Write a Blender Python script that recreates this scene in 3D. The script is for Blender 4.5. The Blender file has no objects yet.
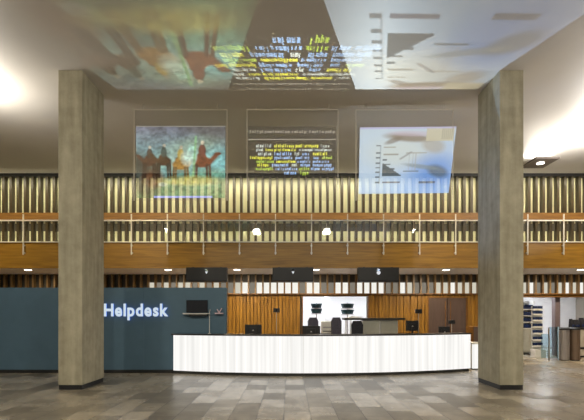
import bpy, bmesh, math, random
import numpy as np
from mathutils import Vector, Matrix
random.seed(7)
S = bpy.context.scene
C = S.collection
F = 400.0; VX, VY, EYE = 290.0, 313.0, 1.65

def px(x, d): return (x - VX) * d / F            # photo column -> metres at a distance
def pz(y, d): return EYE + (VY - y) * d / F      # photo row -> height at a distance

# ------------------------------------------------------------------ materials
def new_mat(name):
    m = bpy.data.materials.new(name); m.use_nodes = True
    nt = m.node_tree; nt.nodes.clear()
    out = nt.nodes.new('ShaderNodeOutputMaterial')
    return m, nt, out

def N(nt, typ, **kw):
    n = nt.nodes.new(typ)
    for k, v in kw.items():
        if k in n.inputs: n.inputs[k].default_value = v
        else: setattr(n, k, v)
    return n

def principled(name, col, rough=.5, metal=0, spec=.5, noise=0, nscale=8, stretch=(1,1,1), bump=0, coat=0):
    m, nt, out = new_mat(name)
    b = N(nt, 'ShaderNodeBsdfPrincipled')
    b.inputs['Base Color'].default_value = (*col, 1)
    b.inputs['Roughness'].default_value = rough
    b.inputs['Metallic'].default_value = metal
    b.inputs['Specular IOR Level'].default_value = spec
    b.inputs['Coat Weight'].default_value = coat
    nt.links.new(b.outputs[0], out.inputs[0])
    if noise or bump:
        tc = N(nt, 'ShaderNodeTexCoord'); mp = N(nt, 'ShaderNodeMapping'); mp.inputs['Scale'].default_value = stretch
        nz = N(nt, 'ShaderNodeTexNoise'); nz.inputs['Scale'].default_value = nscale; nz.inputs['Detail'].default_value = 6
        nt.links.new(tc.outputs['Object'], mp.inputs[0]); nt.links.new(mp.outputs[0], nz.inputs['Vector'])
        if noise:
            r = N(nt, 'ShaderNodeValToRGB')
            r.color_ramp.elements[0].position = .3; r.color_ramp.elements[1].position = .7
            r.color_ramp.elements[0].color = (*[c * (1 - noise) for c in col], 1)
            r.color_ramp.elements[1].color = (*[min(1, c * (1 + noise)) for c in col], 1)
            nt.links.new(nz.outputs['Fac'], r.inputs[0]); nt.links.new(r.outputs[0], b.inputs['Base Color'])
        if bump:
            bp = N(nt, 'ShaderNodeBump'); bp.inputs['Strength'].default_value = bump; bp.inputs['Distance'].default_value = .01
            nt.links.new(nz.outputs['Fac'], bp.inputs['Height']); nt.links.new(bp.outputs[0], b.inputs['Normal'])
    return m

def emit(name, col, s):
    m, nt, out = new_mat(name)
    e = N(nt, 'ShaderNodeEmission'); e.inputs[0].default_value = (*col, 1); e.inputs[1].default_value = s
    nt.links.new(e.outputs[0], out.inputs[0]); return m

def clear_glass(name, tint, refl, rough=.02):
    m, nt, out = new_mat(name)
    t = N(nt, 'ShaderNodeBsdfTransparent'); t.inputs[0].default_value = (*tint, 1)
    g = N(nt, 'ShaderNodeBsdfGlossy'); g.inputs['Roughness'].default_value = rough
    lf = N(nt, 'ShaderNodeLayerWeight'); pw = N(nt, 'ShaderNodeMath', operation='POWER'); pw.inputs[1].default_value = 5
    ml = N(nt, 'ShaderNodeMath', operation='MULTIPLY_ADD'); ml.inputs[1].default_value = .95 * refl; ml.inputs[2].default_value = .045 * refl; lw = pw
    nt.links.new(lf.outputs['Facing'], pw.inputs[0])
    mx = N(nt, 'ShaderNodeMixShader')
    nt.links.new(lw.outputs[0], ml.inputs[0]); nt.links.new(ml.outputs[0], mx.inputs[0])
    nt.links.new(t.outputs[0], mx.inputs[1]); nt.links.new(g.outputs[0], mx.inputs[2])
    nt.links.new(mx.outputs[0], out.inputs[0]); return m

def wood(name, c1, c2, rough=.4, stretch=(6, 6, .5), scale=3):
    m, nt, out = new_mat(name)
    b = N(nt, 'ShaderNodeBsdfPrincipled'); b.inputs['Roughness'].default_value = rough
    tc = N(nt, 'ShaderNodeTexCoord'); mp = N(nt, 'ShaderNodeMapping'); mp.inputs['Scale'].default_value = stretch
    nz = N(nt, 'ShaderNodeTexNoise'); nz.inputs['Scale'].default_value = scale; nz.inputs['Detail'].default_value = 8
    nz.inputs['Distortion'].default_value = .6
    r = N(nt, 'ShaderNodeValToRGB'); r.color_ramp.elements[0].position = .3; r.color_ramp.elements[1].position = .72
    r.color_ramp.elements[0].color = (*c1, 1); r.color_ramp.elements[1].color = (*c2, 1)
    L = nt.links
    L.new(tc.outputs['Object'], mp.inputs[0]); L.new(mp.outputs[0], nz.inputs['Vector']); L.new(nz.outputs['Fac'], r.inputs[0])
    L.new(r.outputs[0], b.inputs['Base Color']); L.new(b.outputs[0], out.inputs[0]); return m

def floor_mat():
    m, nt, out = new_mat('stone_tiles'); L = nt.links
    b = N(nt, 'ShaderNodeBsdfPrincipled'); b.inputs['Specular IOR Level'].default_value = .85
    tc = N(nt, 'ShaderNodeTexCoord'); mp = N(nt, 'ShaderNodeMapping'); mp.inputs['Rotation'].default_value = (0, 0, math.pi/2)
    mp.inputs['Location'].default_value = (.2, .1, 0)
    br = N(nt, 'ShaderNodeTexBrick'); br.offset = .5
    for k, v in {'Scale': 1, 'Mortar Size': .006, 'Mortar Smooth': .1, 'Bias': 0, 'Brick Width': .62, 'Row Height': .43}.items(): br.inputs[k].default_value = v
    br.inputs['Color1'].default_value = (.15, .128, .094, 1); br.inputs['Color2'].default_value = (.45, .39, .30, 1); br.inputs['Mortar'].default_value = (.05, .045, .04, 1)
    nz = N(nt, 'ShaderNodeTexNoise'); nz.inputs['Scale'].default_value = 2.2; nz.inputs['Detail'].default_value = 8; nz.inputs['Roughness'].default_value = .7
    mr = N(nt, 'ShaderNodeMapRange'); mr.inputs[1].default_value = .3; mr.inputs[2].default_value = .7; mr.inputs[3].default_value = .65; mr.inputs[4].default_value = 1.3
    mx = N(nt, 'ShaderNodeMix', data_type='RGBA', blend_type='MULTIPLY'); mx.inputs[0].default_value = 1
    rr = N(nt, 'ShaderNodeMapRange'); rr.inputs[1].default_value = .3; rr.inputs[2].default_value = .7; rr.inputs[3].default_value = .2; rr.inputs[4].default_value = .42
    bp = N(nt, 'ShaderNodeBump'); bp.inputs['Strength'].default_value = .12; bp.inputs['Distance'].default_value = .01
    L.new(tc.outputs['Object'], mp.inputs[0]); L.new(mp.outputs[0], br.inputs['Vector']); L.new(tc.outputs['Object'], nz.inputs['Vector'])
    L.new(nz.outputs['Fac'], mr.inputs[0]); L.new(br.outputs['Color'], mx.inputs[6]); L.new(mr.outputs[0], mx.inputs[7])
    L.new(mx.outputs[2], b.inputs['Base Color'])
    bw = N(nt, 'ShaderNodeRGBToBW'); L.new(mx.outputs[2], bw.inputs[0]); rr.inputs[1].default_value = .15; rr.inputs[2].default_value = .5; rr.inputs[3].default_value = .36; rr.inputs[4].default_value = .13
    L.new(bw.outputs[0], rr.inputs[0]); L.new(rr.outputs[0], b.inputs['Roughness'])
    L.new(nz.outputs['Fac'], bp.inputs['Height']); L.new(bp.outputs[0], b.inputs['Normal']); L.new(b.outputs[0], out.inputs[0])
    return m

def concrete_mat():
    m, nt, out = new_mat('board_marked_concrete'); L = nt.links
    b = N(nt, 'ShaderNodeBsdfPrincipled'); b.inputs['Roughness'].default_value = .7
    tc = N(nt, 'ShaderNodeTexCoord')
    nz = N(nt, 'ShaderNodeTexNoise'); nz.inputs['Scale'].default_value = 3.5; nz.inputs['Detail'].default_value = 8; nz.inputs['Roughness'].default_value = .65
    mp = N(nt, 'ShaderNodeMapping'); mp.inputs['Scale'].default_value = (5, 5, .5)
    n2 = N(nt, 'ShaderNodeTexNoise'); n2.inputs['Scale'].default_value = 1.5; n2.inputs['Detail'].default_value = 4
    ad = N(nt, 'ShaderNodeMath', operation='ADD')
    r = N(nt, 'ShaderNodeValToRGB'); r.color_ramp.elements[0].position = .36; r.color_ramp.elements[1].position = .64
    r.color_ramp.elements[0].color = (.29, .265, .185, 1); r.color_ramp.elements[1].color = (.47, .43, .315, 1)
    hf = N(nt, 'ShaderNodeMath', operation='MULTIPLY'); hf.inputs[1].default_value = .5
    bp = N(nt, 'ShaderNodeBump'); bp.inputs['Strength'].default_value = .35; bp.inputs['Distance'].default_value = .01
    L.new(tc.outputs['Object'], nz.inputs['Vector']); L.new(tc.outputs['Object'], mp.inputs[0]); L.new(mp.outputs[0], n2.inputs['Vector'])
    L.new(nz.outputs['Fac'], ad.inputs[0]); L.new(n2.outputs['Fac'], ad.inputs[1]); L.new(ad.outputs[0], hf.inputs[0]); L.new(hf.outputs[0], r.inputs[0])
    L.new(r.outputs[0], b.inputs['Base Color']); L.new(hf.outputs[0], bp.inputs['Height']); L.new(bp.outputs[0], b.inputs['Normal'])
    L.new(b.outputs[0], out.inputs[0]); return m

def film_mat(name, gain, tr):       # light image carried on a see-through film
    m, nt, out = new_mat(name); L = nt.links
    a = N(nt, 'ShaderNodeAttribute', attribute_name='picture')
    e = N(nt, 'ShaderNodeEmission'); e.inputs[1].default_value = gain
    t = N(nt, 'ShaderNodeBsdfTransparent'); t.inputs[0].default_value = (tr, tr, tr, 1)
    ad = N(nt, 'ShaderNodeAddShader')
    L.new(a.outputs['Color'], e.inputs[0]); L.new(e.outputs[0], ad.inputs[0]); L.new(t.outputs[0], ad.inputs[1]); L.new(ad.outputs[0], out.inputs[0]); return m

def slide_mat():
    m, nt, out = new_mat('projector_slide_film'); L = nt.links
    a = N(nt, 'ShaderNodeAttribute', attribute_name='picture')
    t = N(nt, 'ShaderNodeBsdfTransparent')
    L.new(a.outputs['Color'], t.inputs[0]); L.new(t.outputs[0], out.inputs[0]); return m

def ribbed():                  # backlit opal panels with faint vertical ribs
    m, nt, out = new_mat('backlit_desk_panel'); L = nt.links
    tc = N(nt, 'ShaderNodeTexCoord'); mp = N(nt, 'ShaderNodeMapping'); mp.inputs['Scale'].default_value = (1, .02, .02)
    nz = N(nt, 'ShaderNodeTexNoise'); nz.inputs['Scale'].default_value = 9; nz.inputs['Detail'].default_value = 2
    mr = N(nt, 'ShaderNodeMapRange'); mr.inputs[1].default_value = .35; mr.inputs[2].default_value = .65; mr.inputs[3].default_value = .87; mr.inputs[4].default_value = 1.06
    e = N(nt, 'ShaderNodeEmission'); e.inputs[0].default_value = (1, .985, .95, 1)
    L.new(tc.outputs['Object'], mp.inputs[0]); L.new(mp.outputs[0], nz.inputs['Vector']); L.new(nz.outputs['Fac'], mr.inputs[0]); L.new(mr.outputs[0], e.inputs[1]); L.new(e.outputs[0], out.inputs[0]); return m

M = dict(
    floor=floor_mat(), concrete=concrete_mat(),
    ceiling=principled('painted_ceiling', (.50, .47, .43), .5, noise=.04, nscale=.8),
    white_wall=principled('white_paint', (.8, .8, .82), .6, noise=.02, nscale=2),
    side_wall=principled('grey_plaster', (.3, .27, .23), .7, noise=.06, nscale=2),
    teal=principled('dark_teal_panel', (.075, .142, .20), .55, noise=.05, nscale=3),
    black=principled('matt_black', (.012, .012, .013), .45, noise=.1),
    black_gloss=principled('black_screen_glass', (.008, .008, .01), .12, noise=.1, nscale=3),
    dark_plinth=principled('dark_plinth', (.03, .028, .024), .5, noise=.1),
    dark_top=principled('dark_counter_laminate', (.025, .022, .02), .35, noise=.1),
    fascia=wood('honey_veneer', (.20, .098, .009), (.36, .19, .022), .38, (.5, 6, 7), 2),
    rail_wood=wood('brown_timber', (.14, .06, .012), (.26, .12, .025), .4, (.6, 6, 6)),
    fin=wood('dark_timber_fins', (.026, .017, .007), (.062, .039, .014), .35),
    panel_wood=wood('golden_timber', (.17, .078, .009), (.42, .21, .026), .35, (5, 5, .35), 2.5),
    door_wood=wood('dark_brown_door', (.085, .055, .045), (.12, .08, .065), .4),
    pale_fin=wood('tan_timber_fins', (.16, .085, .025), (.36, .23, .10), .4),
    cream=principled('cream_acoustic_panel', (.74, .70, .46), .32, noise=.06, nscale=2, stretch=(1, 1, .4)),
    dark_band=principled('dark_bronze_transom', (.07, .06, .045), .5, noise=.1),
    clerestory=emit('lit_clerestory_glass', (1, .95, .78), .62),
    clerestory_bright=emit('bright_clerestory_glass', (1, .98, .9), .92),
    clerestory_dim=emit('dim_clerestory_glass', (.8, .72, .58), .28),
    steel=principled('brushed_steel', (.62, .6, .56), .3, .9, noise=.05, nscale=10, stretch=(8, 8, .5)),
    pale_steel=principled('pale_powder_coated_steel', (.72, .68, .6), .4, .2, noise=.03),
    soffit=principled('grey_soffit', (.75, .71, .70), .5, noise=.04),
    bal_glass=clear_glass('balustrade_glass', (.95, .96, .95), .8),
    scr_glass=clear_glass('screen_glass', (.97, .97, .97), .9),
    gate_glass=clear_glass('pale_blue_glass', (.72, .84, .9), 1.0),
    lamp=emit('lamp_lens', (1, .93, .82), 14),
    desk_light=ribbed(),
    desk_edge=principled('opal_acrylic_edge', (.7, .69, .6), .35, noise=.03),
    letters=emit('lit_letters', (.78, .9, 1), .8),
    letter_side=emit('letter_halo_edge', (.10, .28, 1), 1.1),
    lens_glint=emit('emissive_lens_glint', (.9, .92, .95), .8),
    white=principled('white_laminate', (.72, .71, .67), .4, noise=.03),
    cabinet=principled('pale_grey_cabinet', (.42, .41, .34), .45, noise=.05),
    charcoal=principled('charcoal_fabric', (.022, .022, .03), .8, noise=.2, nscale=30),
    slate=principled('slate_fabric', (.07, .065, .09), .8, noise=.2, nscale=30),
    grey=principled('grey_plastic', (.4, .38, .42), .4, noise=.05),
    pink=principled('pale_pink_plastic', (.6, .45, .5), .4, noise=.05),
    blue_book=principled('navy_covers', (.01, .025, .09), .4, noise=.3, nscale=20),
    teal_book=principled('dark_teal_covers', (.015, .055, .075), .4, noise=.3, nscale=20),
    taupe=principled('taupe_pillar_paint', (.22, .17, .18), .5, noise=.05),
    bin_a=principled('brushed_mauve_steel', (.34, .31, .3), .38, .6, noise=.15, nscale=6, stretch=(6, 6, .2)),
    bin_b=principled('brushed_bronze_steel', (.2, .14, .1), .38, .6, noise=.15, nscale=6, stretch=(6, 6, .2)),
    beige=principled('beige_laminate', (.5, .45, .36), .45, noise=.05),
    tray=principled('pale_blue_plastic', (.35, .5, .65), .4, noise=.1),
    ceil_lamp=emit('room_light_panel', (.93, .96, 1), 19),
    film=film_mat('projected_film', 1.0, .5), film_chart=film_mat('projected_chart_film', 1.0, .36), film_words=film_mat('projected_words_film', 1.7, .84), slide=slide_mat(),
    fixture=principled('dark_bronze_fixture', (.07, .055, .045), .45, noise=.1),
)

# ------------------------------------------------------------------ mesh helpers
def box(bm, x0, x1, y0, y1, z0, z1, bev=0):
    g = bmesh.ops.create_cube(bm, size=1)
    vs = g['verts']
    for v in vs:
        v.co = Vector((x0 + (v.co.x + .5) * (x1 - x0), y0 + (v.co.y + .5) * (y1 - y0), z0 + (v.co.z + .5) * (z1 - z0)))
    if bev:
        es = list({e for v in vs for e in v.link_edges})
        bmesh.ops.bevel(bm, geom=es, offset=bev, segments=2, affect='EDGES', profile=.7)

def cyl(bm, a, b, r, r2=None, seg=16):
    a, b = Vector(a), Vector(b); d = b - a
    g = bmesh.ops.create_cone(bm, cap_ends=True, segments=seg, radius1=r, radius2=r if r2 is None else r2, depth=d.length)
    bmesh.ops.transform(bm, matrix=Matrix.Translation((a + b) / 2) @ d.to_track_quat('Z', 'Y').to_matrix().to_4x4(), verts=g['verts'])

def lathe(bm, prof, cx=0, cy=0, seg=28):
    rings = []
    for r, z in prof:
        rings.append([bm.verts.new((cx + r * math.cos(2*math.pi*k/seg), cy + r * math.sin(2*math.pi*k/seg), z)) for k in range(seg)])
    for a, b in zip(rings, rings[1:]):
        for k in range(seg): bm.faces.new((a[k], a[(k+1) % seg], b[(k+1) % seg], b[k]))
    bm.faces.new(rings[0][::-1]); bm.faces.new(rings[-1])

def prism(bm, pts, axis, lo, hi):
    def P(p, t): return {'x': (t, p[0], p[1]), 'y': (p[0], t, p[1]), 'z': (p[0], p[1], t)}[axis]
    a = [bm.verts.new(P(p, lo)) for p in pts]; b = [bm.verts.new(P(p, hi)) for p in pts]; n = len(pts)
    bm.faces.new(a); bm.faces.new(b[::-1])
    for k in range(n): bm.faces.new((a[k], b[k], b[(k+1) % n], a[(k+1) % n]))

def obj(name, bm, mat, parent=None, label=None, smooth=False):
    bmesh.ops.recalc_face_normals(bm, faces=bm.faces[:])
    me = bpy.data.meshes.new(name); bm.to_mesh(me); bm.free()
    me.materials.append(M[mat] if isinstance(mat, str) else mat)
    if smooth:
        for p in me.polygons: p.use_smooth = True
        me.set_sharp_from_angle(angle=math.radians(40))
    o = bpy.data.objects.new(name, me); C.objects.link(o)
    if parent: o.parent = parent
    if label: o['label'] = label
    return o

def bxo(name, b, mat, parent=None, bev=0, label=None):
    bm = bmesh.new(); box(bm, *b, bev=bev); return obj(name, bm, mat, parent, label)

def tag(o, label, cat, group=None):
    o['label'] = label; o['category'] = cat
    if group: o['group'] = group
    return o

def thing(name, label, cat, loc=(0, 0, 0), rz=0, group=None):
    o = bpy.data.objects.new(name, None); C.objects.link(o)
    o.location = loc; o.rotation_euler = (0, 0, rz); o.empty_display_size = .1
    return tag(o, label, cat, group)

def struct(o): o['kind'] = 'structure'; return o
def sroot(name):
    o = bpy.data.objects.new(name, None); C.objects.link(o); o['kind'] = 'structure'; return o

def dup(root, loc, label, rz=None, group=None):
    r = root.copy(); C.objects.link(r); r.location = loc; r['label'] = label
    if rz is not None: r.rotation_euler = (0, 0, rz)
    if group: r['group'] = group
    for ch in list(root.children):
        c = ch.copy(); C.objects.link(c); c.parent = r
        for g in ch.children:
            d = g.copy(); C.objects.link(d); d.parent = c
    return r

# ------------------------------------------------------------------ room shell
HC = 6.87; WB = 15.1
struct(bxo('floor', (-14, 14, -6, 20.2, -.12, 0), 'floor'))
struct(bxo('ceiling', (-14, 14, -6, 15.5, HC, HC + .2), 'ceiling'))
struct(bxo('wall_left', (-14.2, -14, -6, 20.2, 0, HC), 'side_wall'))
struct(bxo('wall_right', (14, 14.2, -6, 20.2, 0, HC), 'side_wall'))

# back wall: openings into the lit room behind
OPEN = [(px(303, WB), px(368, WB), .0, pz(296.2, WB)), (8.55, 13.2, 0, pz(297.2, WB))]
ZT = pz(293.5, WB)            # top of the timber panelling
ZC = pz(282.5, WB)            # top of the lit clerestory strip
ZS = 3.11                     # balcony soffit
DOOR = (px(429, WB), px(466.5, WB), pz(298, WB))
wb = sroot('wall_back')
bm = bmesh.new()
box(bm, -14, 14, WB + .12, WB + .3, ZC, HC)                       # upper backing
xs = [(-14, OPEN[0][0]), (OPEN[0][1], OPEN[1][0]), (OPEN[1][1], 14)]
for a, b in xs: box(bm, a, b, WB + .12, WB + .3, 0, ZC)
for a, b, _, z in OPEN: box(bm, a, b, WB + .12, WB + .3, z, ZC)
obj('backing', bm, 'dark_band', wb)
PITCH = .27
fx = [k * PITCH + .06 for k in range(-44, 45)]
def fins(name, z0, z1, w, dep, y=WB + .08, mat='fin'):
    bm = bmesh.new()
    for x in fx:
        box(bm, x - w/2, x + w/2, y - dep, y, z0, z1)
    return obj(name, bm, mat, wb)
fins('upper_fins', 5.36, HC - .09, .092, .20)
fins('middle_fins', 3.7, 5.19, .092, .20)
fins('lower_fins', ZT - .02, ZS + .0, .06, .16, mat='pale_fin')
bxo('upper_cream_panel', (-13, 13, WB + .06, WB + .1, 5.33, HC - .06), 'cream', wb)
bxo('middle_cream_panel', (-13, 13, WB + .06, WB + .1, 3.7, pz(231, WB)), 'cream', wb)
bxo('cream_strip', (-13, 13, WB + .06, WB + .1, pz(223.5, WB), 5.2), 'cream', wb)
bxo('transom', (-13, 13, WB + .0, WB + .1, pz(231, WB), pz(223.5, WB)), 'dark_band', wb)
bxo('timber_rail', (-13, 13, WB - .17, WB + .1, pz(220.3, WB), pz(213.8, WB)), 'rail_wood', wb)
bxo('top_reveal', (-13, 13, WB - .16, WB + .1, HC - .1, HC), 'black', wb)
x0c = px(150, WB)
for k, x in enumerate(fx[:-1]):
    if x < x0c - PITCH: continue
    dim = random.random(); ctr = px(255, WB) < x < px(405, WB)
    bxo('clerestory_pane', (x, x + PITCH, WB + .05, WB + .1, ZT, ZC), 'clerestory_dim' if dim < .2 or px(410, WB) < x < px(428, WB) else ('clerestory_bright' if ctr or dim > .75 else 'clerestory'), wb)
bxo('clerestory_sill', (-13, 13, WB - .12, WB + .1, ZT - .04, ZT), 'rail_wood', wb)
# vertical boards
bm = bmesh.new()
w = .135; x = -11.9
while x < 13:
    a, b = x, x + w - .012
    inside = [o for o in OPEN if b > o[0] and a < o[1]]
    if inside:
        box(bm, a, b, WB + .02, WB + .1, inside[0][3], ZT - .04, .006)
    elif not (b > DOOR[0] and a < DOOR[1]):
        box(bm, a, b, WB + .02 + .02 * (int(round(x / w)) % 2), WB + .1, 0, ZT - .04, .006)
    else:
        box(bm, a, b, WB + .02, WB + .1, DOOR[2], ZT - .04, .006)
    x += w
obj('timber_panelling', bm, 'panel_wood', wb)

d1 = sroot('door_1')
xm = (DOOR[0] + DOOR[1]) / 2
for a, b in ((DOOR[0], xm - .004), (xm + .004, DOOR[1])):
    bm = bmesh.new(); box(bm, a + .01, b - .01, WB + .03, WB + .08, .01, DOOR[2] - .01, .004)
    lf = obj('door_leaf', bm, 'door_wood', d1)
    s = 1 if a == DOOR[0] else -1
    xx = b - .09 if s == 1 else a + .09
    bm = bmesh.new(); cyl(bm, (xx, WB - .02, .3), (xx, WB - .02, 2.1), .014); cyl(bm, (xx, WB - .02, .5), (xx, WB + .03, .5), .01); cyl(bm, (xx, WB - .02, 1.9), (xx, WB + .03, 1.9), .01)
    obj('pull_handle', bm, 'rail_wood', lf)
bm = bmesh.new()
box(bm, DOOR[0] - .04, DOOR[0], WB, WB + .1, 0, DOOR[2] + .04); box(bm, DOOR[1], DOOR[1] + .04, WB, WB + .1, 0, DOOR[2] + .04); box(bm, DOOR[0], DOOR[1], WB, WB + .1, DOOR[2], DOOR[2] + .04)
obj('door_frame', bm, 'rail_wood', d1)

# bright room behind
struct(bxo('wall_room_back', (-1, 14, 19.6, 19.8, 0, 2.9), 'white_wall'))
struct(bxo('wall_room_left', (-1.2, -1, 15.42, 19.8, 0, 2.9), 'white_wall'))
struct(bxo('wall_room_divider', (6.4, 6.5, 15.42, 19.6, 0, 2.9), 'white_wall'))
struct(bxo('ceiling_room', (-1.2, 14, 15.42, 19.8, 2.9, 3.0), 'white_wall'))
for i, (x, y) in enumerate(((1.0, 17.2), (3.6, 17.2), (8.6, 17.2), (11.2, 17.2))):
    o = bxo('ceiling_light_panel', (x - .55, x + .55, y - .9, y + .9, 2.86, 2.895), 'ceil_lamp')
    tag(o, 'flush white light panel in the ceiling of the bright room behind the %s, %s' % (('timber wall opening' if i < 2 else 'right hand opening'), ('left one' if i % 2 == 0 else 'right one')), 'ceiling light', 'light panels in the back room')

# trim round the middle opening
bm = bmesh.new(); a, b, _, z = OPEN[0]
box(bm, a - .05, a, WB, WB + .32, 0, z + .05); box(bm, b, b + .05, WB, WB + .32, 0, z + .05); box(bm, a, b, WB, WB + .32, z, z + .05)
struct(obj('trim_1', bm, 'rail_wood'))
bm = bmesh.new(); a, b, _, z = OPEN[1]
box(bm, a - .05, a, WB, WB + .32, 0, z + .05); box(bm, b, b + .05, WB, WB + .32, 0, z + .05); box(bm, a, b, WB, WB + .32, z, z + .05)
struct(obj('trim_2', bm, 'rail_wood'))

# ------------------------------------------------------------------ balcony
FY = 13.0; ZF = pz(242.6, FY)
bal = sroot('balcony')
bxo('slab', (-13.9, 13.9, FY + .06, WB + .12, ZS + .03, ZS + .3), 'side_wall', bal)
bxo('fascia', (-13.9, 13.9, FY, FY + .06, ZS, ZF), 'fascia', bal)
bxo('soffit', (-13.9, 13.9, FY + .06, WB + .02, ZS, ZS + .03), 'soffit', bal)
bxo('floor_finish', (-13.9, 13.9, FY + .06, WB + .12, ZS + .3, ZS + .34), 'side_wall', bal)

bt = thing('balustrade', 'glass gallery balustrade with slim steel posts above the honey timber balcony front', 'balustrade', (0, FY - .04, ZF))
ZR = pz(220.6, FY - .04) - ZF
posts = [px(239.5 + 36 * k, FY - .05) for k in range(-12, 17)]
for x in posts:
    bm = bmesh.new(); box(bm, x - .016, x + .016, -.035, -.002, pz(255, FY) - ZF, pz(214.5, FY) - ZF, .004)
    for z in (-.34, -.1): box(bm, x - .03, x + .03, -.012, .038, z - .02, z + .02, .004)
    obj('post', bm, 'pale_steel', bt)
bxo('handrail', (-13.4, 13.4, -.02, .03, ZR - .018, ZR + .022), 'pale_steel', bt, .006)
bxo('bottom_channel', (-13.4, 13.4, .0, .05, .0, .035), 'pale_steel', bt, .004)
for a, b in zip(posts, posts[1:]):
    bxo('glass_pane', (a + .02, b - .02, .004, .016, .035, ZR - .018), 'bal_glass', bt)

# recessed lights under the balcony
first = None
DL = [(28, 'far left, beside the left column'), (168, 'between the left column and the first black screen'), (237, 'just right of the first black screen'), (316, 'between the second and third black screens'), (446, 'right of the third black screen'), (581, 'far right, beyond the right column')]
for xx, wh in DL:
    y = 13.42; loc = (px(xx, y), y, ZS)
    lab = 'small round recessed downlight under the balcony, ' + wh
    if first is None:
        first = thing('recessed_downlight', lab, 'downlight', loc, 0, 'downlights under the balcony')
        bm = bmesh.new(); lathe(bm, [(.15, 0), (.15, -.012), (.12, -.02), (.12, -.0)]); obj('rim', bm, 'steel', first, smooth=True)
        bm = bmesh.new(); lathe(bm, [(.11, -.004), (.11, -.014), (.06, -.02)]); obj('lens', bm, 'lamp', first)
    else: dup(first, loc, lab)
    ld = bpy.data.lights.new('downlight_beam', 'SPOT'); ld.energy = 200; ld.spot_size = math.radians(165); ld.spot_blend = .6; ld.color = (1, .82, .58); ld.shadow_soft_size = .08
    lo = bpy.data.objects.new('downlight_beam', ld); C.objects.link(lo); lo.location = (loc[0], loc[1], ZS - .05)
    lo.rotation_euler = (math.radians(12), 0, 0)

# ------------------------------------------------------------------ columns
def column(x0, x1, lab):
    t = thing('concrete_column', lab, 'column', ((x0 + x1) / 2, 9.1, 0), 0, 'concrete columns')
    w = (x1 - x0) / 2
    bxo('shaft', (-w, w, -.5, .5, .1, HC), 'concrete', t, .008)
    bxo('plinth', (-w + .008, w - .008, -.492, .492, 0, .1), 'black', t)
column(px(58.3, 8.6), px(82.2, 8.6), 'tall board-marked concrete column on the left, in front of the teal wall')
column(px(499.8, 8.6), px(523.5, 8.6), 'tall board-marked concrete column on the right, beyond the desk end')

# ------------------------------------------------------------------ teal partition with lit letters
PX1 = px(226.5, 11.0); PZ = pz(287.6, 11.0)
t = thing('partition_wall', 'freestanding dark teal partition wall carrying the lit Helpdesk letters', 'partition', (0, 11.0, 0))
edges = [-13.9, -11.2, -8.5, -5.8, -4.02, PX1]
bxo('core', (-13.9, PX1 - .004, .012, .2, 0, PZ - .002), 'teal', t)
for a, b in zip(edges, edges[1:]): bxo('panel', (a + .002, b - .002, 0, .014, .09, PZ), 'teal', t, .002)
bxo('skirting', (-13.9, PX1, -.012, .01, 0, .09), 'black', t)

sg = thing('wall_sign', 'white lit lettering reading Helpdesk on the dark teal wall', 'sign', (px(104.8, 11), 10.955, pz(315.8, 11)))
xcur = 0.0; letters = []
def glyph_mesh(ch, bold=.034, ext=.012, body='X', size=1):
    cu = bpy.data.curves.new('glyph', 'FONT'); cu.body = ch; cu.size = size; cu.offset = bold * size; cu.extrude = ext; cu.resolution_u = 6
    o = bpy.data.objects.new('glyph', cu); C.objects.link(o)
    dg = bpy.context.evaluated_depsgraph_get()
    me = bpy.data.meshes.new_from_object(o.evaluated_get(dg)); bpy.data.objects.remove(o); bpy.data.curves.remove(cu)
    return me
glyphs = []
for ch in 'Helpdesk':
    me = glyph_mesh(ch)
    vx = [v.co.x for v in me.vertices]; lo, hi = min(vx), max(vx)
    for v in me.vertices: v.co.x += xcur - lo
    xcur += hi - lo + .10; glyphs.append(me)
capH = max(v.co.z if False else v.co.y for v in glyphs[0].vertices)
sx = 1.76 / (xcur - .10); sy = .335 / capH
for me in glyphs:
    for v in me.vertices:
        x, y, z = v.co; v.co = (x * sx, -z, y * sy)
    me.materials.clear(); me.materials.append(M['letters']); me.materials.append(M['letter_side'])
    me.update()
    for p in me.polygons: p.material_index = 0 if p.normal.y < -.5 else 1
    o = bpy.data.objects.new('letter', me); C.objects.link(o); o.parent = sg
# ------------------------------------------------------------------ helpdesk
A = Vector((px(174.3, 11.0), 10.90)); Bm = Vector((px(325, 10.4), 10.40)); Bd = Vector((px(471, 11.3), 11.32))
def circ(a, b, c):
    d = 2 * (a.x * (b.y - c.y) + b.x * (c.y - a.y) + c.x * (a.y - b.y))
    ux = (a.length_squared * (b.y - c.y) + b.length_squared * (c.y - a.y) + c.length_squared * (a.y - b.y)) / d
    uy = (a.length_squared * (c.x - b.x) + b.length_squared * (a.x - c.x) + c.length_squared * (b.x - a.x)) / d
    o = Vector((ux, uy)); return o, (a - o).length
CO, CR = circ(A, Bm, Bd)
ta, tb = math.atan2(A.y - CO.y, A.x - CO.x), math.atan2(Bd.y - CO.y, Bd.x - CO.x)
def arc(t, off=0): th = ta + (tb - ta) * t; return Vector((CO.x + (CR - off) * math.cos(th), CO.y + (CR - off) * math.sin(th)))
def arc_slab(bm, t0, t1, o0, o1, z0, z1, n=4):
    pr = []
    for k in range(n + 1):
        t = t0 + (t1 - t0) * k / n; a = arc(t, o0); b = arc(t, o1)
        if a.x < PX1 + .1 and o1 > .02:
            b = arc(t, max(o0 + .004, min(o1, 10.97 - arc(t).y)))
        pr.append([bm.verts.new((a.x, a.y, z0)), bm.verts.new((a.x, a.y, z1)), bm.verts.new((b.x, b.y, z1)), bm.verts.new((b.x, b.y, z0))])
    for p, q in zip(pr, pr[1:]):
        for k in range(4): bm.faces.new((p[k], p[(k+1) % 4], q[(k+1) % 4], q[k]))
    bm.faces.new(pr[0]); bm.faces.new(pr[-1][::-1])
ZD = 1.085
dk = thing('help_desk', 'long curved reception desk with a glowing white panelled front and dark top', 'reception desk')
NP = 26
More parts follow.
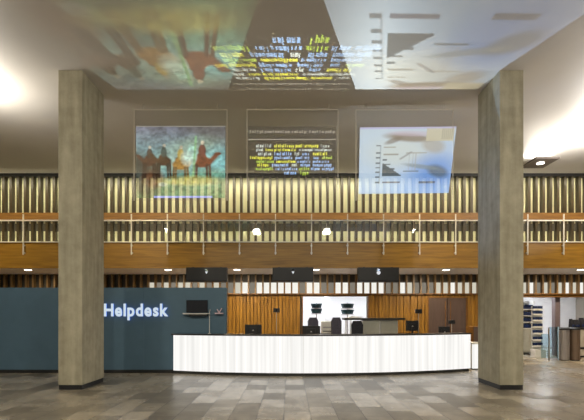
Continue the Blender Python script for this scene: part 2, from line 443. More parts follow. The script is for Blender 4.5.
for k in range(NP):
    bm = bmesh.new(); arc_slab(bm, k / NP + .0004, (k + 1) / NP - .0004, 0, .03, .085, ZD - .035, 3); obj('light_panel', bm, 'desk_light', dk)
bm = bmesh.new(); arc_slab(bm, 0, 1, .03, .09, .086, ZD - .036, 40); obj('desk_carcass', bm, 'desk_edge', dk)
bm = bmesh.new(); arc_slab(bm, .002, .998, .06, .5, 0, .085, 40); obj('plinth', bm, 'dark_plinth', dk)
bm = bmesh.new(); arc_slab(bm, -.006, 1.002, -.03, .38, ZD - .035, ZD, 40); obj('counter_top', bm, 'dark_top', dk)
bm = bmesh.new(); arc_slab(bm, .24, .99, .4, 1.0, .70, .735, 40); obj('work_surface', bm, 'dark_top', dk)
bm = bmesh.new(); arc_slab(bm, .995, 1.0, .03, .9, .085, ZD - .036, 2); obj('end_panel', bm, 'desk_edge', dk)
for tt in (.25, .5, .75, .97):
    bm = bmesh.new(); arc_slab(bm, tt - .002, tt + .002, .1, .95, 0, .7, 1); obj('support', bm, 'dark_plinth', dk)

lc = thing('low_counter', 'low glowing white counter section between the desk end and the right column', 'counter', (px(471, 11.66) + .04, 11.66, 0))
bxo('light_panel', (0, .75, 0, .03, .03, .74), 'desk_light', lc)
bxo('carcass', (0, .75, .03, .6, .03, .74), 'desk_edge', lc)
bxo('counter_top', (-.0, .76, -.01, .62, .741, .77), 'white', lc)
bxo('plinth', (.02, .73, .05, .58, 0, .03), 'dark_plinth', lc)
cb = thing('tall_cabinet', 'dark brown cabinet beyond the right end of the glowing desk', 'cabinet', (px(473, 12.6), 12.6, 0))
bxo('body', (0, .9, 0, .5, .05, 1.22), 'rail_wood', cb, .006); bxo('door', (.02, .44, -.02, 0, .08, 1.2), 'door_wood', cb, .004); bxo('door', (.46, .88, -.02, 0, .08, 1.2), 'door_wood', cb, .004)
bxo('plinth', (.02, .88, .03, .48, 0, .05), 'black', cb)

# ------------------------------------------------------------------ pictures
def painter(nu, nv):
    u = np.linspace(0, 1, nu + 1); v = np.linspace(0, 1, nv + 1)
    return np.meshgrid(u, v)
def put(img, mask, col, a=1.0):
    m = (np.clip(mask, 0, 1) * a)[..., None]; img[...] = img * (1 - m) + np.array(col) * m
def ell(U, V, cu, cv, ru, rv, rot=0, soft=.25):
    x, y = U - cu, V - cv; c, s = math.cos(rot), math.sin(rot)
    q = np.sqrt(((x * c + y * s) / ru) ** 2 + ((-x * s + y * c) / rv) ** 2); return np.clip((1 - q) / soft + .5, 0, 1)
def rect(U, V, a, b, c, d): return ((U >= a) & (U <= b) & (V >= c) & (V <= d)).astype(float)
def seg(U, V, p, q, w):
    px_, py_ = q[0] - p[0], q[1] - p[1]; L2 = px_ * px_ + py_ * py_ + 1e-9
    t = np.clip(((U - p[0]) * px_ + (V - p[1]) * py_) / L2, 0, 1)
    return np.clip(1.5 - np.hypot(U - p[0] - t * px_, V - p[1] - t * py_) / w, 0, 1)
def blur_noise(rng, shape, n):
    g = rng.random((n, n)); yy = np.linspace(0, n - 1.001, shape[0]); xx = np.linspace(0, n - 1.001, shape[1])
    y0 = yy.astype(int); x0 = xx.astype(int); fy = (yy - y0)[:, None]; fx_ = (xx - x0)[None, :]
    return (g[np.ix_(y0, x0)] * (1 - fy) * (1 - fx_) + g[np.ix_(y0 + 1, x0)] * fy * (1 - fx_) + g[np.ix_(y0, x0 + 1)] * (1 - fy) * fx_ + g[np.ix_(y0 + 1, x0 + 1)] * fy * fx_)

def picture_riders(nu=150, nv=124):
    U, V = painter(nu, nv); rng = np.random.default_rng(3)
    img = np.zeros(U.shape + (3,))
    sky = np.clip((V - .25) / .75, 0, 1)[..., None]
    img[...] = np.array((.14, .32, .30)) * (1 - sky) + np.array((.10, .10, .135)) * sky
    n = blur_noise(rng, U.shape, 9); img *= (.65 + .7 * n)[..., None]
    put(img, ell(U, V, .85, .92, .3, .14, -.3, .9), (.06, .055, .05), .7)
    put(img, ell(U, V, .62, .68, .3, .14, .25, .9), (.2, .28, .2), .6)
    put(img, ell(U, V, .9, .47, .22, .2, 0, .9), (.12, .32, .33), .8)
    put(img, ell(U, V, .5, .5, .35, .1, 0, .9), (.22, .32, .28), .5)
    put(img, np.clip((.30 - V) / .08, 0, 1), (.075, .13, .05), .9)
    put(img, ell(U, V, .08, .3, .16, .34, .2, .6), (.03, .02, .012), .9)
    put(img, ell(U, V, .2, .27, .13, .12, 0, .6), (.09, .035, .012), .8)
    put(img, ell(U, V, .8, .3, .3, .1, 0, .9), (.1, .22, .14), .8)
    def beast(cx, cy, s, col, rider, face=1):
        put(img, ell(U, V, cx, cy, .10 * s, .075 * s, 0, .3), col)
        put(img, ell(U, V, cx - .01, cy + .07 * s, .055 * s, .05 * s, 0, .3), col)
        put(img, seg(U, V, (cx + face * .08 * s, cy), (cx + face * .15 * s, cy + .09 * s), .026 * s), col)
        put(img, ell(U, V, cx + face * .17 * s, cy + .11 * s, .035 * s, .02 * s, 0, .3), col)
        for k in (-.08, -.055, .05, .08): put(img, seg(U, V, (cx + k * s, cy - .04 * s), (cx + k * s * 1.15, cy - .27 * s), .013), tuple(c * .35 for c in col))
        put(img, ell(U, V, cx, cy + .15 * s, .04 * s, .085 * s, 0, .35), rider)
        put(img, ell(U, V, cx + .005, cy + .255 * s, .02 * s, .026 * s, 0, .35), (.34, .3, .22))
    beast(.15, .50, .8, (.06, .025, .012), (.05, .04, .03), -1)
    beast(.31, .51, .85, (.05, .024, .01), (.04, .06, .05), -1)
    beast(.50, .46, .95, (.24, .13, .025), (.26, .19, .04), 1)
    beast(.74, .50, 1.05, (.13, .04, .015), (.09, .03, .02), 1)
    put(img, ell(U, V, .63, .62, .05, .13, .1, .5), (.3, .5, .42), .8)
    put(img, ell(U, V, .57, .55, .07, .1, .1, .5), (.4, .5, .42), .6)
    put(img, seg(U, V, (.64, .3), (.67, .85), .012), (.15, .3, .15))
    put(img, ell(U, V, .30, .19, .05, .03, 0, .4), (.2, .24, .2), .9); put(img, ell(U, V, .62, .24, .3, .06, 0, .9), (.30, .28, .07), .8)
    g = blur_noise(rng, U.shape, 46) * .6 + blur_noise(rng, U.shape, 24) * .4; img *= (.35 + 1.3 * g)[..., None]; img *= 1.35
    put(img, rect(U, V, .2, .86, .0, .028), (.28, .34, .8))
    put(img, rect(U, V, .0, 1, .985, 1), (.22, .22, .2))
    return img

def picture_words(nu=240, nv=190):
    U, V = painter(nu, nv); rng = np.random.default_rng(11)
    img = np.zeros(U.shape + (3,)) + np.array((.004, .004, .004))
    def word(u0, u1, v0, h, col, wf=.28):
        u = u0; w = h * wf
        while u < u1 - w * .6:
            r = rng.random(); top = v0 + h * (1.0 if r < .22 else .68); bot = v0 - (h * .28 if r > .87 else 0)
            put(img, rect(U, V, u, u + w * .42, bot, top), col)
            if r > .3:
                put(img, rect(U, V, u + w * .58, u + w * .95, v0, v0 + h * .68), col)
                e = v0 if rng.random() < .5 else v0 + h * .5
                put(img, rect(U, V, u, u + w * .9, e, e + h * .22), col)
            u += w * 1.22
    G, Bl, W, Y = (.25, .36, .03), (.16, .27, .47), (.30, .34, .32), (.42, .42, .03)
    for a, b in ((.02, .26), (.28, .48), (.5, .68), (.7, .86), (.88, 1.0)): word(a, b, .87, .055, (.16, .15, .13), .42)
    put(img, rect(U, V, .0, 1, .745, .757), (.24, .23, .2))
    rows = [(.605, .06, [(.09, .27, W), (.30, .52, Y), (.54, .8, Y), (.83, .93, W)]),
            (.535, .05, [(.09, .18, W), (.2, .28, Y), (.3, .56, Y), (.58, .95, W)]),
            (.455, .065, [(.11, .27, W), (.3, .5, Bl), (.53, .6, W), (.62, .7, Bl), (.74, .92, Y)]),
            (.385, .06, [(.02, .28, Y), (.3, .5, Bl), (.54, .7, Bl), (.75, .82, Bl), (.85, .98, G)]),
            (.32, .05, [(.09, .29, G), (.32, .54, Y), (.56, .72, Bl), (.74, .92, Bl)]),
            (.25, .065, [(.10, .24, Y), (.27, .46, Bl), (.5, .57, W), (.6, .7, Bl), (.74, .96, Bl)]),
            (.18, .06, [(.08, .28, G), (.31, .41, Bl), (.42, .56, Bl), (.58, .7, G), (.72, .83, Bl), (.85, 1, Bl)]),
            (.10, .07, [(.41, .56, Bl), (.6, .7, G)])]
    for v0, h, ws in rows:
        for a, b, c in ws: word(a, b, v0, h, c)
    return img

def picture_chart(nu=150, nv=124):
    U, V = painter(nu, nv); rng = np.random.default_rng(5)
    img = np.zeros(U.shape + (3,))
    t = np.clip(V, 0, 1)[..., None]; s = U[..., None]
    img[...] = np.array((.28, .45, .75)) * (1 - t) + np.array((.47, .55, .60)) * t
    put(img, ell(U, V, .15, .5, .3, .6, 0, 1), (.52, .62, .68), .7)
    put(img, ell(U, V, .45, .62, .33, .22, .1, 1), (.58, .62, .56), .7)
    put(img, ell(U, V, .82, .3, .22, .25, 0, 1), (.12, .26, .6), .8)
    put(img, ell(U, V, .52, .84, .24, .06, -.12, .6), (.23, .18, .12), .85)
    put(img, ell(U, V, .36, .80, .1, .035, .5, .6), (.2, .16, .12), .7)
    put(img, ell(U, V, .55, .90, .24, .04, -.05, .6), (.5, .42, .48), .6)
    put(img, ell(U, V, .78, .72, .13, .1, -.7, .6), (.35, .3, .22), .6)
    put(img, ell(U, V, .85, .33, .12, .08, -.6, .6), (.09, .12, .14), .8)
    put(img, ell(U, V, .68, .4, .2, .03, -.2, .6), (.2, .25, .26), .7)
    put(img, rect(U, V, .70, .985, .79, 1), (.5, .47, .34), .95)
    for k in range(6): put(img, rect(U, V, .86 + k * .02, .868 + k * .02, .81, .97), (.36, .34, .25), .8)
    put(img, ((V < .47 - (U - .24) * .9) & (U > .25) & (V > .265) & (U < .455)).astype(float), (.08, .1, .11), .95)
    for k, v in enumerate((.29, .36, .43, .5)): put(img, rect(U, V, .25, .30 + .04 * (3 - k), v, v + .02), (.09, .11, .12), .9)
    put(img, rect(U, V, .215, .23, .15, .72), (.3, .36, .4), .7)
    for v in (.16, .24, .31, .38, .45, .53, .6, .71): put(img, rect(U, V, .18, .225, v, v + .022), (.1, .12, .13), .85)
    put(img, rect(U, V, .26, .45, .155, .185), (.1, .1, .13), .85); put(img, rect(U, V, .66, .84, .15, .185), (.06, .08, .12), .85)
    put(img, rect(U, V, .48, .64, .325, .345), (.1, .13, .15), .85)
    put(img, rect(U, V, .26, .42, .575, .60), (.22, .2, .15), .7); put(img, rect(U, V, .5, .72, .60, .615), (.3, .28, .22), .7)
    put(img, rect(U, V, .26, .38, .69, .705), (.25, .22, .16), .7)
    put(img, seg(U, V, (.44, .52), (.55, .62), .012), (.25, .25, .25), .7)
    for u in (.53, .57, .6): put(img, rect(U, V, u, u + .008, .35, .6), (.35, .36, .36), .6)
    put(img, rect(U, V, 0, 1, .975, 1), (.42, .4, .6), .8)
    return img

def pic_grid(name, img, quad, mat, parent, gain=1.0):   # quad: function (u,v)->xyz
    nv, nu = img.shape[0] - 1, img.shape[1] - 1
    vs = []
    for j in range(nv + 1):
        for i in range(nu + 1): vs.append(quad(i / nu, j / nv))
    fs = [(j * (nu + 1) + i, j * (nu + 1) + i + 1, (j + 1) * (nu + 1) + i + 1, (j + 1) * (nu + 1) + i) for j in range(nv) for i in range(nu)]
    me = bpy.data.meshes.new(name); me.from_pydata(vs, [], fs); me.update()
    at = me.color_attributes.new('picture', 'FLOAT_COLOR', 'POINT')
    col = np.ones((len(vs), 4), dtype=np.float32); col[:, :3] = np.clip(img.reshape(-1, 3) * gain, 0, 1)
    at.data.foreach_set('color', col.ravel()); me.materials.append(M[mat])
    o = bpy.data.objects.new(name, me); C.objects.link(o); o.parent = parent; return o

SY = 9.98
GX = [(134, 227), (247, 338), (356, 453)]
IX = [[(136.5, 198), (225, 198), (225.5, 126), (136, 126)], [(249, 180), (335, 180), (336, 126), (248, 126)], [(358.5, 194), (448.5, 193), (456.5, 126.5), (360, 127.5)]]   # corners: lower left, lower right, upper right, upper left
PR = [(px(207, 12.9), 12.92, 2.95), (px(293, 12.9), 12.92, 2.95), (px(378, 12.9), 12.92, 2.95)]
SG = [1.15, 2.2, 1.5]
EN = [2700, 3000, 5200]
SL = ['hanging glass screen on the left showing riders on pack animals', 'hanging glass screen in the middle showing rows of green and blue words', 'hanging glass screen on the right showing a pale blue chart']
PL = ['wide black projector box under the balcony, above the end of the teal wall', 'wide black projector box under the balcony, left of the bright opening', 'wide black projector box under the balcony with a round glint, right of the bright opening']
pics = [picture_riders(), picture_words(), picture_chart()]
for i in range(3):
    a, b = (px(q, SY) for q in GX[i]); cx = (a + b) / 2
    zt, zb = pz(109.5, SY), pz(200.5, SY)
    t = thing('projection_screen', SL[i], 'screen', (cx, SY, zb), 0, 'hanging glass projection screens')
    h = zt - zb; w = (b - a) / 2
    bxo('glass_sheet', (-w, w, 0, .012, 0, h), 'scr_glass', t)
    for q in (-w, w): bxo('edge_strip', (q - .006, q + .006, -.006, .018, 0, h), 'pale_steel', t)
    bxo('top_rail', (-w, w, -.006, .018, h - .012, h), 'pale_steel', t)
    for q in (-.8, .8):
        bm = bmesh.new(); cyl(bm, (q * w, .006, h), (q * w, .006, HC - zb), .008, seg=10); obj('hanger', bm, 'steel', t)
    Q = [(px(q[0], SY), pz(q[1], SY)) for q in IX[i]]
    def at(u, v):
        wts = ((1 - u) * (1 - v), u * (1 - v), u * v, (1 - u) * v)
        return sum(w_ * q[0] for w_, q in zip(wts, Q)), sum(w_ * q[1] for w_, q in zip(wts, Q))
    pic_grid('projected_image', pics[i], lambda u, v: (at(u, v)[0] - cx, -.004, at(u, v)[1] - zb), ['film', 'film_words', 'film_chart'][i], t)
    # the rear projector: a lamp behind a slide in a black box under the balcony edge
    P = Vector(PR[i]); D = .1; k = D / (P.y - SY)
    pj = thing('projector', PL[i], 'projector', (P.x, P.y, 0), 0, 'black projector boxes under the balcony')
    sl = lambda u, v: ((at(u, v)[0] - P.x) * k, -D, P.z + (at(u, v)[1] - P.z) * k)
    pic_grid('slide', pics[i], sl, 'slide', pj, SG[i])
    cs = [sl(0, 0), sl(1, 0), sl(1, 1), sl(0, 1)]
    sx0, sx1, sz0, sz1 = min(c[0] for c in cs), max(c[0] for c in cs), min(c[2] for c in cs), max(c[2] for c in cs)
    W2 = 20.5 * 12.82 / F; bx0, bx1, bz0, bz1 = -W2, W2, pz(281.7, 12.82), pz(267.4, 12.82)
    bm = bmesh.new()
    box(bm, bx0, bx0 + .01, -D, .08, bz0, bz1); box(bm, bx1 - .01, bx1, -D, .08, bz0, bz1)
    box(bm, bx0, bx1, -D, .08, bz0, bz0 + .01); box(bm, bx0, bx1, -D, .075, bz1 - .008, bz1); box(bm, bx0, bx1, .07, .08, bz0, bz1)
    box(bm, bx0, sx0 + .0005, -D - .004, -D + .004, bz0, bz1); box(bm, sx1 - .0005, bx1, -D - .004, -D + .004, bz0, bz1)
    box(bm, sx0, sx1, -D - .004, -D + .004, bz0, sz0 + .0005); box(bm, sx0, sx1, -D - .004, -D + .004, sz1 - .0005, bz1)
    # opaque mask that fills the aperture round the keystoned slide
    o4 = [(sx0, sz0), (sx1, sz0), (sx1, sz1), (sx0, sz1)]
    for q in range(4):
        a4, b4 = cs[q], cs[(q + 1) % 4]; c4, d4 = o4[(q + 1) % 4], o4[q]
        pts = [(a4[0], a4[2]), (b4[0], b4[2]), c4, d4]
        vs_ = [bm.verts.new((p_[0], -D - .0006, p_[1])) for p_ in pts]
        try: bm.faces.new(vs_)
        except ValueError: pass
    obj('housing', bm, 'black', pj)
    bm = bmesh.new()
    if i < 2: prism(bm, [(-.045, P.z + .03), (.045, P.z + .03), (0, P.z - .05)], 'y', -D - .02, -D - .004)
    else: cyl(bm, (0, -D - .02, P.z - .01), (0, -D - .004, P.z - .01), .06)
    obj('lens', bm, 'lens_glint', pj, 'small glowing mark for the lens glint')  # emissive shape put in for the glint of the lens
    for q in (-.45, .45): bxo('bracket', (q - .03, q + .03, -.02, .08, bz1, bz1 + .02), 'black', pj)
    bxo('lower_trim', (-W2 + .02, W2 - .02, -D - .012, -D - .004, bz0 + .02, bz0 + .035), 'black_gloss', pj)
    ld = bpy.data.lights.new('projector_lamp', 'SPOT'); ld.energy = EN[i]; ld.spot_size = math.radians(100); ld.spot_blend = 0; ld.shadow_soft_size = .0; ld.color = [(1, .97, .88), (1, 1, .97), (.99, .98, .95)][i]
    lo = bpy.data.objects.new('projector_lamp', ld); C.objects.link(lo); lo.location = P
    lo.rotation_euler = (Vector(((sx0 + sx1) / 2, -D, (sz0 + sz1) / 2 - P.z))).to_track_quat('-Z', 'Y').to_euler()

# ------------------------------------------------------------------ hanging light panel on the right
t = thing('suspended_light', 'dark suspended light panel with one glowing spot under the ceiling, right of the right column', 'ceiling light', (px(548, 12.7), 12.7, pz(158.6, 12.7)))
bxo('tray', (-.39, .37, 0, .85, 0, .05), 'fixture', t, .006)
bxo('edge_frame', (-.4, .38, -.012, 0, -.004, .055), 'fixture', t)
bm = bmesh.new(); lathe(bm, [(.11, 0), (.11, -.01), (.08, -.015)], -.0, .38); obj('lamp_lens', bm, 'lamp', t)
for a in (-.33, .31):
    for b in (.06, .79):
        bm = bmesh.new(); cyl(bm, (a, b, .05), (a, b, HC - t.location.z), .006, seg=8); obj('suspension_wire', bm, 'steel', t)

# ------------------------------------------------------------------ things at the desk
def monitor(lab, x, y, z, w=.5, h=.3, rz=0, top=None):
    t = thing('monitor', lab, 'monitor', (x, y, z), rz, 'monitors on the desk')
    zb = (top - z - h) if top else .13
    bxo('screen_case', (-w/2, w/2, -.02, .02, zb, zb + h), 'black', t, .008)
    bxo('rear_cover', (-w/4, w/4, -.05, -.02, zb + h * .2, zb + h * .75), 'black', t, .012)
    bxo('neck', (-.03, .03, -.06, -.03, .01, zb + h * .4), 'black', t, .004)
    bxo('base', (-.12, .12, -.13, .07, 0, .015), 'black', t, .004)
    bm = bmesh.new(); prism(bm, [(-.03, zb + h*.42), (.03, zb + h*.42), (0, zb + h*.54)], 'y', -.053, -.05); obj('badge', bm, 'steel', t)
    return t
def on_desk(xx, off):  # a point on the work surface along the ray of a photo column
    best = min((abs(VX + F * arc(q / 400, off).x / arc(q / 400, off).y - xx), q) for q in range(401))[1]
    return arc(best / 400, off)
for xx, w_, yt, lab in ((253, .46, 324.5, 'black monitor on the desk in front of the golden timber, left of the bright opening'),
                    (412, .36, 320.5, 'black monitor on the desk right of the pale cabinet'),
                    (444, .34, 326.5, 'low black monitor on the desk in front of the dark brown door'),
                    (311, .5, 325.8, 'black monitor on the desk at the left edge of the bright opening')):
    p = on_desk(xx, .72); monitor(lab, p.x, p.y, .735, w_, .3, 0, pz(yt, p.y))
# small boxes on poles
first = None
for xx, off, yb_, lab in ((276.5, .75, 310, 'small black box on a slim pole before the golden timber left of the opening'),
                     (418.5, .75, 311, 'small black box on a pale pole beside the right monitor'),
                     (474, .8, 321.5, 'small black box on a pole close to the right column')):
    p = on_desk(min(xx, 470), off); x = px(xx, p.y) if xx < 471 else p.x + .06; zt = pz(yb_, p.y) - .735
    t = thing('counter_camera', lab, 'camera', (x, p.y, .735), 0, 'small boxes on poles along the desk')
    bm = bmesh.new(); cyl(bm, (0, 0, .01), (0, 0, zt - .05), .012, seg=12); obj('pole', bm, 'steel', t, smooth=True)
    bm = bmesh.new(); lathe(bm, [(.07, 0), (.07, .01), (.02, .016)]); obj('base', bm, 'black', t)
    bxo('box', (-.09, .09, -.05, .05, zt - .07, zt + .05), 'black', t, .012)
    bm = bmesh.new(); cyl(bm, (0, -.05, zt), (0, -.062, zt), .02); obj('lens', bm, 'black_gloss', t)

# items in front of the teal wall, on a rear counter
rc = thing('wall_screen', 'dark wall mounted screen with a pale ledge on the teal wall above the desk', 'screen', (px(197.5, 11), 10.985, pz(314, 11)))
bxo('display', (-.29, .29, -.05, 0, .04, .38), 'black_gloss', rc, .008, )
bxo('ledge', (-.36, .32, -.16, .0, -.005, .022), 'white', rc, .004, 'pale ledge')
bxo('under_bracket', (-.2, .28, -.12, 0, -.06, -.005), 'black', rc, .006)
mp_ = on_desk(209.5, .1)
t = thing('slim_pole', 'slim white pole standing on the counter beside the dark wall screen', 'pole', (px(209.5, 10.93), 10.93, ZD))
bm = bmesh.new(); cyl(bm, (0, 0, .01), (0, 0, .62), .011, seg=12); obj('rod', bm, 'white', t, smooth=True)
bm = bmesh.new(); lathe(bm, [(.045, 0), (.045, .008), (.015, .014)]); obj('foot', bm, 'white', t)
bm = bmesh.new(); cyl(bm, (0, 0, .6), (.02, 0, .66), .016, seg=12); obj('tip', bm, 'grey', t)
t = thing('wall_hook', 'small pale pink V shaped holder on a ledge at the teal wall end', 'holder', (px(219.5, 10.98), 10.99, pz(314, 10.98)))
bxo('ledge', (-.11, .11, -.12, 0, 0, .035), 'pink', t, .006)
for e in ((.07, .16), (-.06, .13)):
    bm = bmesh.new(); cyl(bm, (0, -.06, .035), (e[0], -.06, e[1]), .014, seg=10); obj('arm', bm, 'pink', t)

# office chairs
def chair(lab, x, y, rz, mat, top, w=.46):
    t = thing('office_chair', lab, 'chair', (x, y, 0), rz, 'office chairs behind the desk')
    bm = bmesh.new(); box(bm, -w/2, w/2, -.22, .24, .5, .58, .03); obj('seat', bm, mat, t, smooth=True)
    bm = bmesh.new(); prism(bm, [(-w/2 + .02, .7), (w/2 - .02, .7), (w/2, top - .12), (w/2 - .06, top), (-w/2 + .06, top), (-w/2, top - .12)], 'y', -.27, -.21); obj('backrest', bm, mat, t)
    bxo('back_support', (-.03, .03, -.3, -.27, .5, .95), 'black', t, .004)
    for s in (-1, 1):
        bm = bmesh.new(); box(bm, s*(w/2+.03) - .02, s*(w/2+.03) + .02, -.16, .12, .74, .77, .008); box(bm, s*(w/2+.03) - .012, s*(w/2+.03) + .012, -.04, 0, .52, .74); obj('armrest', bm, 'black', t)
    bm = bmesh.new(); cyl(bm, (0, 0, .08), (0, 0, .5), .03, seg=12); obj('gas_column', bm, 'black', t)
    bm = bmesh.new()
    for k in range(5):
        an = k * 2 * math.pi / 5; cyl(bm, (0, 0, .1), (.28*math.cos(an), .28*math.sin(an), .08), .02, .014, 8)
    sb = obj('star_base', bm, 'black', t)
    for k in range(5):
        an = k * 2 * math.pi / 5; c, s = .28*math.cos(an), .28*math.sin(an)
        bm = bmesh.new(); cyl(bm, (c - .015, s, .03), (c + .015, s, .03), .03, seg=12); obj('castor', bm, 'black', sb)
    return t
chair('charcoal office chair in the left half of the bright opening', px(313.5, 12.4), 12.4, math.pi, 'slate', pz(317.5, 12.4), .34)
chair('slate grey office chair in the middle of the bright opening, beside the white printer', px(339.5, 12.3), 12.3, math.pi + .3, 'slate', pz(317.5, 12.3), .34)
chair('black office chair in front of the pale two-bay cabinet', px(357, 12.0), 12.0, math.pi - .2, 'charcoal', pz(321, 12.0), .36)
t = thing('printer', 'pale printer with paper slots between the two office chairs', 'printer', (px(328.5, 13.3), 13.3, 0))
bxo('stand', (-.26, .26, -.2, .3, 0, .98), 'grey', t, .01); bxo('body', (-.24, .24, -.22, .22, .98, 1.38), 'white', t, .02)
bxo('paper_slot', (-.2, .2, -.225, -.215, 1.16, 1.20), 'grey', t); bxo('paper_slot', (-.2, .2, -.225, -.215, 1.04, 1.07), 'black', t)
bxo('tray', (-.19, .19, -.36, -.2, 1.005, 1.02), 'white', t)

t = thing('service_cabinet', 'pale two-bay cabinet under a long dark top behind the desk', 'cabinet', (px(373, 12.7), 12.7, 0))
cx = t.location.x
bxo('dark_top', (px(344, 12.7) - cx, px(405, 12.7) - cx, -.06, .5, pz(320, 12.7) , pz(318.0, 12.7)), 'dark_top', t, .006)
a, b, c = (px(q, 12.7) - cx for q in (362.5, 380, 398))
bxo('carcass', (a, c, .03, .45, .06, pz(320, 12.7)), 'white', t)
for q0, q1 in ((a, b), (b, c)):
    dd = bxo('door', (q0 + .02, q1 - .02, .005, .03, .1, pz(321, 12.7)), 'cabinet', t, .004)
    bm = bmesh.new(); cyl(bm, (q0 + .06, -.005, .9), (q0 + .06, -.005, 1.05), .007, seg=8); obj('handle', bm, 'steel', dd)
bxo('plinth', (a + .02, c - .02, .06, .42, 0, .06), 'black', t)
for q in (346, 351):
    x = px(q, 12.7) - cx; bxo('leg', (x - .02, x + .02, .0, .04, 0, pz(320, 12.7)), 'white', t)
x = px(354, 12.7) - cx
t2 = thing('paper_stack', 'white papers heaped on the dark cabinet top at the edge of the bright opening', 'papers', (px(355, 12.8), 12.85, pz(318, 12.7)))
bxo('sheets', (-.2, .2, -.12, .14, 0, .03), 'white', t2); bm = bmesh.new(); box(bm, -.1, .24, -.1, .12, .03, .055); obj('folder', bm, 'white', t2)

# tiered display stands in the bright room
def tiers(lab, x, y, zs, w, mat, base=True, group=None):
    t = thing('display_stand', lab, 'display stand', (x, y, 0), 0, group)
    bm = bmesh.new(); cyl(bm, (0, 0, .02), (0, 0, max(zs) + .25), .025, seg=12); obj('pole', bm, 'grey', t)
    bm = bmesh.new(); lathe(bm, [(.26, 0), (.26, .02), (.03, .04)]); obj('base', bm, 'grey', t)
    for z in zs:
        bm = bmesh.new(); lathe(bm, [(w * .5, z), (w * .55, z + .02), (w * .5, z + .04)]); tr = obj('tier', bm, 'grey', t)
        bm = bmesh.new(); n = 9
        for k in range(n):
            an = k * 2 * math.pi / n
            m4 = Matrix.Translation((w*.42*math.cos(an), w*.42*math.sin(an), z + .12)) @ Matrix.Rotation(an, 4, 'Z') @ Matrix.Rotation(.35, 4, 'Y')
            g = bmesh.ops.create_cube(bm, size=1, matrix=m4 @ Matrix.Diagonal((.03, .17, .2, 1)))
        obj('brochures', bm, mat, tr)
    return t
tiers('dark teal tiered brochure stand in the bright room, the left one', px(316.5, 16.4), 16.4, [pz(314.2, 16.4), pz(308.8, 16.4)], .42, 'teal_book', group='brochure stands in the bright room')
tiers('dark teal tiered brochure stand in the bright room, the right one beside the papers', px(347.5, 16.2), 16.2, [pz(315, 16.2), pz(309, 16.2)], .5, 'teal_book', group='brochure stands in the bright room')
bm = bmesh.new(); box(bm, px(324.5, 17.5), px(328.5, 17.5), 17.4, 17.65, 0, 2.9); struct(obj('wall_pier', bm, 'white_wall'))

# right hand opening
YR = 15.9
t = thing('book_shelf', 'white shelf unit filled with navy books just right of the right column', 'shelf', (px(530, YR), YR, 0))
a, b = px(520, YR) - px(530, YR), px(534.5, YR) - px(530, YR)
bm = bmesh.new(); box(bm, a, a + .03, 0, .35, 0, pz(301, YR)); box(bm, b - .03, b, 0, .35, 0, pz(301, YR)); box(bm, a, b, .33, .35, 0, pz(301, YR)); obj('carcass', bm, 'white', t)
lv = [pz(y, YR) for y in (328, 321.7, 315.4, 309)]
for z in lv: bxo('shelf_board', (a + .03, b - .03, 0, .33, z - .03, z), 'white', t)
bxo('lower_door', (a + .03, b - .03, 0, .02, .08, lv[0] - .03), 'cabinet', t)
k = 0
for r, z in enumerate(lv):
    x = a + .035
    while x < b - .07:
        wd = random.uniform(.03, .055); hh = random.uniform(.13, .17)
        bm = bmesh.new(); box(bm, x, x + wd - .002, .03, .24, z, z + hh, .003)
        o = obj('book', bm, 'blue_book'); o.matrix_world = Matrix.Translation(t.location)
        tag(o, 'navy book on the %s shelf of the white unit beside the right column' % ['bottom', 'second', 'third', 'top'][r], 'book', 'navy books on the %s shelf' % ['bottom', 'second', 'third', 'top'][r])
        x += wd
t = thing('leaflet_rack', 'narrow white floor rack with rows of navy leaflets right of the book shelf', 'rack', (px(537, 15.0), 14.9, 0))
bxo('back_board', (-.2, .2, .1, .13, .3, pz(306, 15)), 'white', t, .006); bxo('base', (-.2, .2, -.12, .2, 0, .3), 'white', t, .01)
for y in (346, 340, 333.5, 327, 320.5, 314.5, 309.5):
    z = pz(y, 15); tr = bxo('pocket', (-.19, .19, .02, .1, z - .03, z + .03), 'white', t, .004)
    for s in (-.095, .095): bxo('leaflets', (s - .08, s + .08, .04, .09, z + .0, z + .13), 'blue_book', tr, .004)
struct(bxo('wall_nib', (px(553.5, 15.6), px(558.5, 15.6), 15.5, 15.7, 0, 2.86), 'taupe'))
t = thing('glass_gate', 'waist high pale blue glass gate panel beside the metal bins', 'gate', (px(551, 13.9), 13.9, 0))
bxo('glass', (-.06, .24, 0, .014, .08, pz(327, 13.9)), 'gate_glass', t); bxo('glass', (-.34, -.08, 0, .014, .08, pz(334, 13.9)), 'gate_glass', t)
bxo('post', (-.08, -.06, -.02, .03, 0, pz(328, 13.9)), 'steel', t); bxo('post', (.24, .26, -.02, .03, 0, pz(326.5, 13.9)), 'tray', t)
for xx, mt, lab in ((564, 'bin_a', 'grey cylindrical metal bin with a dark lid, the left of the pair'), (574.5, 'bin_b', 'bronze cylindrical metal bin with a dark lid, the right of the pair')):
    y = 13.95; t = thing('litter_bin', lab, 'bin', (px(xx, y), y, 0), 0, 'metal bins beyond the right column')
    zt = pz(328, y); r = .165
    bm = bmesh.new(); lathe(bm, [(r, .03), (r, zt - .06)], seg=36); obj('drum', bm, mt, t, smooth=True)
    bm = bmesh.new(); lathe(bm, [(r + .012, zt - .06), (r + .012, zt - .02), (r - .03, zt)], seg=36); obj('lid', bm, 'black', t, smooth=True)
    bm = bmesh.new(); lathe(bm, [(r - .02, 0), (r - .02, .03)], seg=36); obj('foot_ring', bm, 'black', t)
y = 14.85
t = thing('side_counter', 'beige counter at the right edge behind the metal bins', 'counter', (px(588, y), y, 0))
a = px(567, y) - px(588, y)
bxo('body', (a, .6, 0, .55, .06, pz(329.5, y)), 'beige', t, .006); bxo('dark_top', (a - .03, .63, -.03, .57, pz(329.5, y), pz(327.6, y)), 'dark_top', t, .004)
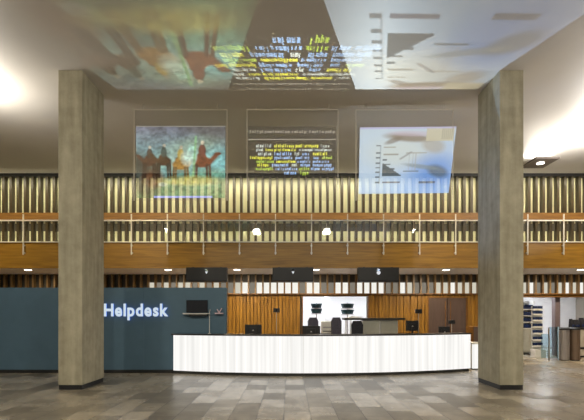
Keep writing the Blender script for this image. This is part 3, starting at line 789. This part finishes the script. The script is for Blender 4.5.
bxo('plinth', (a + .03, .57, .04, .5, 0, .06), 'black', t); bxo('dark_band', (a, .6, -.008, 0, .30, .38), 'black', t)
for xx, hh, wd, lab in ((572.5, .32, .1, 'narrow dark handset cradle on the beige counter at the left'), (577, .29, .2, 'dark navy phone set on the beige counter in the middle'), (583, .36, .17, 'tall dark monitor back on the beige counter at the right edge')):
    q = thing('desk_phone', lab, 'phone', (px(xx, y + .2), y + .25, pz(327.6, y)), 0, 'dark devices on the beige counter')
    bm = bmesh.new(); prism(bm, [(-.1, 0), (.1, 0), (.06, hh), (.03, hh)], 'x', -wd/2, wd/2); obj('body', bm, 'charcoal', q)
    bxo('display', (-wd * .35, wd * .35, -.105, -.085, .03, hh * .35), 'blue_book', q)

# ------------------------------------------------------------------ lights
def area(name, loc, size, energy, color, aim, sy=None, spread=None):
    ld = bpy.data.lights.new(name, 'AREA'); ld.energy = energy; ld.color = color; ld.size = size
    if sy: ld.shape = 'RECTANGLE'; ld.size_y = sy
    if spread: ld.spread = math.radians(spread)
    o = bpy.data.objects.new(name, ld); C.objects.link(o); o.location = loc
    o.rotation_euler = (Vector(aim)).to_track_quat('-Z', 'Y').to_euler(); return o
# uplights at either side and an added fill, washing the ceiling
area('uplight_right', (8.9, 11.3, 5.95), 1.0, 170, (1, .96, .9), (-.3, 0, 1))
area('uplight_on_tray', (8.18, 13.1, 6.63), .5, 45, (1, .96, .9), (0, -.3, 1))
area('ceiling_fill_right', (11.5, 8.0, 4.6), 1.2, 420, (1, .95, .9), (-.35, 0, 1))  # added broad fill that brightens the right part of the ceiling
area('uplight_left', (-7.5, 8.8, 5.9), 1.0, 150, (1, .95, .86), (.2, 0, 1))
# gallery wall washers (on the gallery floor beside the wall, and up in the reveal)
area('washer_floor', (0, 14.45, ZS + .5), 26, 110, (1, .93, .66), (0, .5, 1), .12, 60)
area('washer_ceiling', (0, 14.2, HC - .06), 26, 265, (1, .94, .68), (0, .75, -1), .12, 110)
# hall downlights above the camera
for x in (-7.6, -2.1, 2.3, 7.6):
    area('hall_downlight', (x, .9, HC - .05), .4, 350, (1, .92, .76), (0, .3, -1), 1.1)
# added blue spot that tints the inner side of the right column
ld = bpy.data.lights.new('column_blue_fill', 'SPOT'); ld.energy = 330; ld.spot_size = math.radians(44); ld.spot_blend = .9; ld.color = (.25, .48, 1); ld.shadow_soft_size = .05
lo = bpy.data.objects.new('column_blue_fill', ld); C.objects.link(lo); lo.location = (px(293, 12.9), 12.7, 2.95)
lo.rotation_euler = (Vector((4.52, 9.1, 4.7)) - lo.location).to_track_quat('-Z', 'Y').to_euler()
# front light on the balcony timber
for x in (-9.5, -4.7, 4.7, 9.5):
    area('balcony_wash', (x, 10.9, HC - .05), .4, 40, (1, .82, .5), (0, .75, -1), spread=90)
w = bpy.data.worlds.new('hall_daylight'); S.world = w; w.use_nodes = True
bg = w.node_tree.nodes['Background']; bg.inputs[0].default_value = (.9, .88, .82, 1); bg.inputs[1].default_value = .35

# ------------------------------------------------------------------ camera
cd = bpy.data.cameras.new('camera'); cam = bpy.data.objects.new('camera', cd); C.objects.link(cam)
cam.location = (0, 0, EYE); cam.rotation_euler = (math.pi / 2, 0, 0)
cd.sensor_width = 36; cd.lens = F / 584 * 36; cd.shift_x = (292 - VX) / 584; cd.shift_y = (VY - 210) / 584
S.camera = cam
S.view_settings.view_transform = 'Standard'; S.view_settings.look = 'None'; S.view_settings.gamma = 1; S.view_settings.use_curve_mapping = False
S.view_settings.exposure = 0
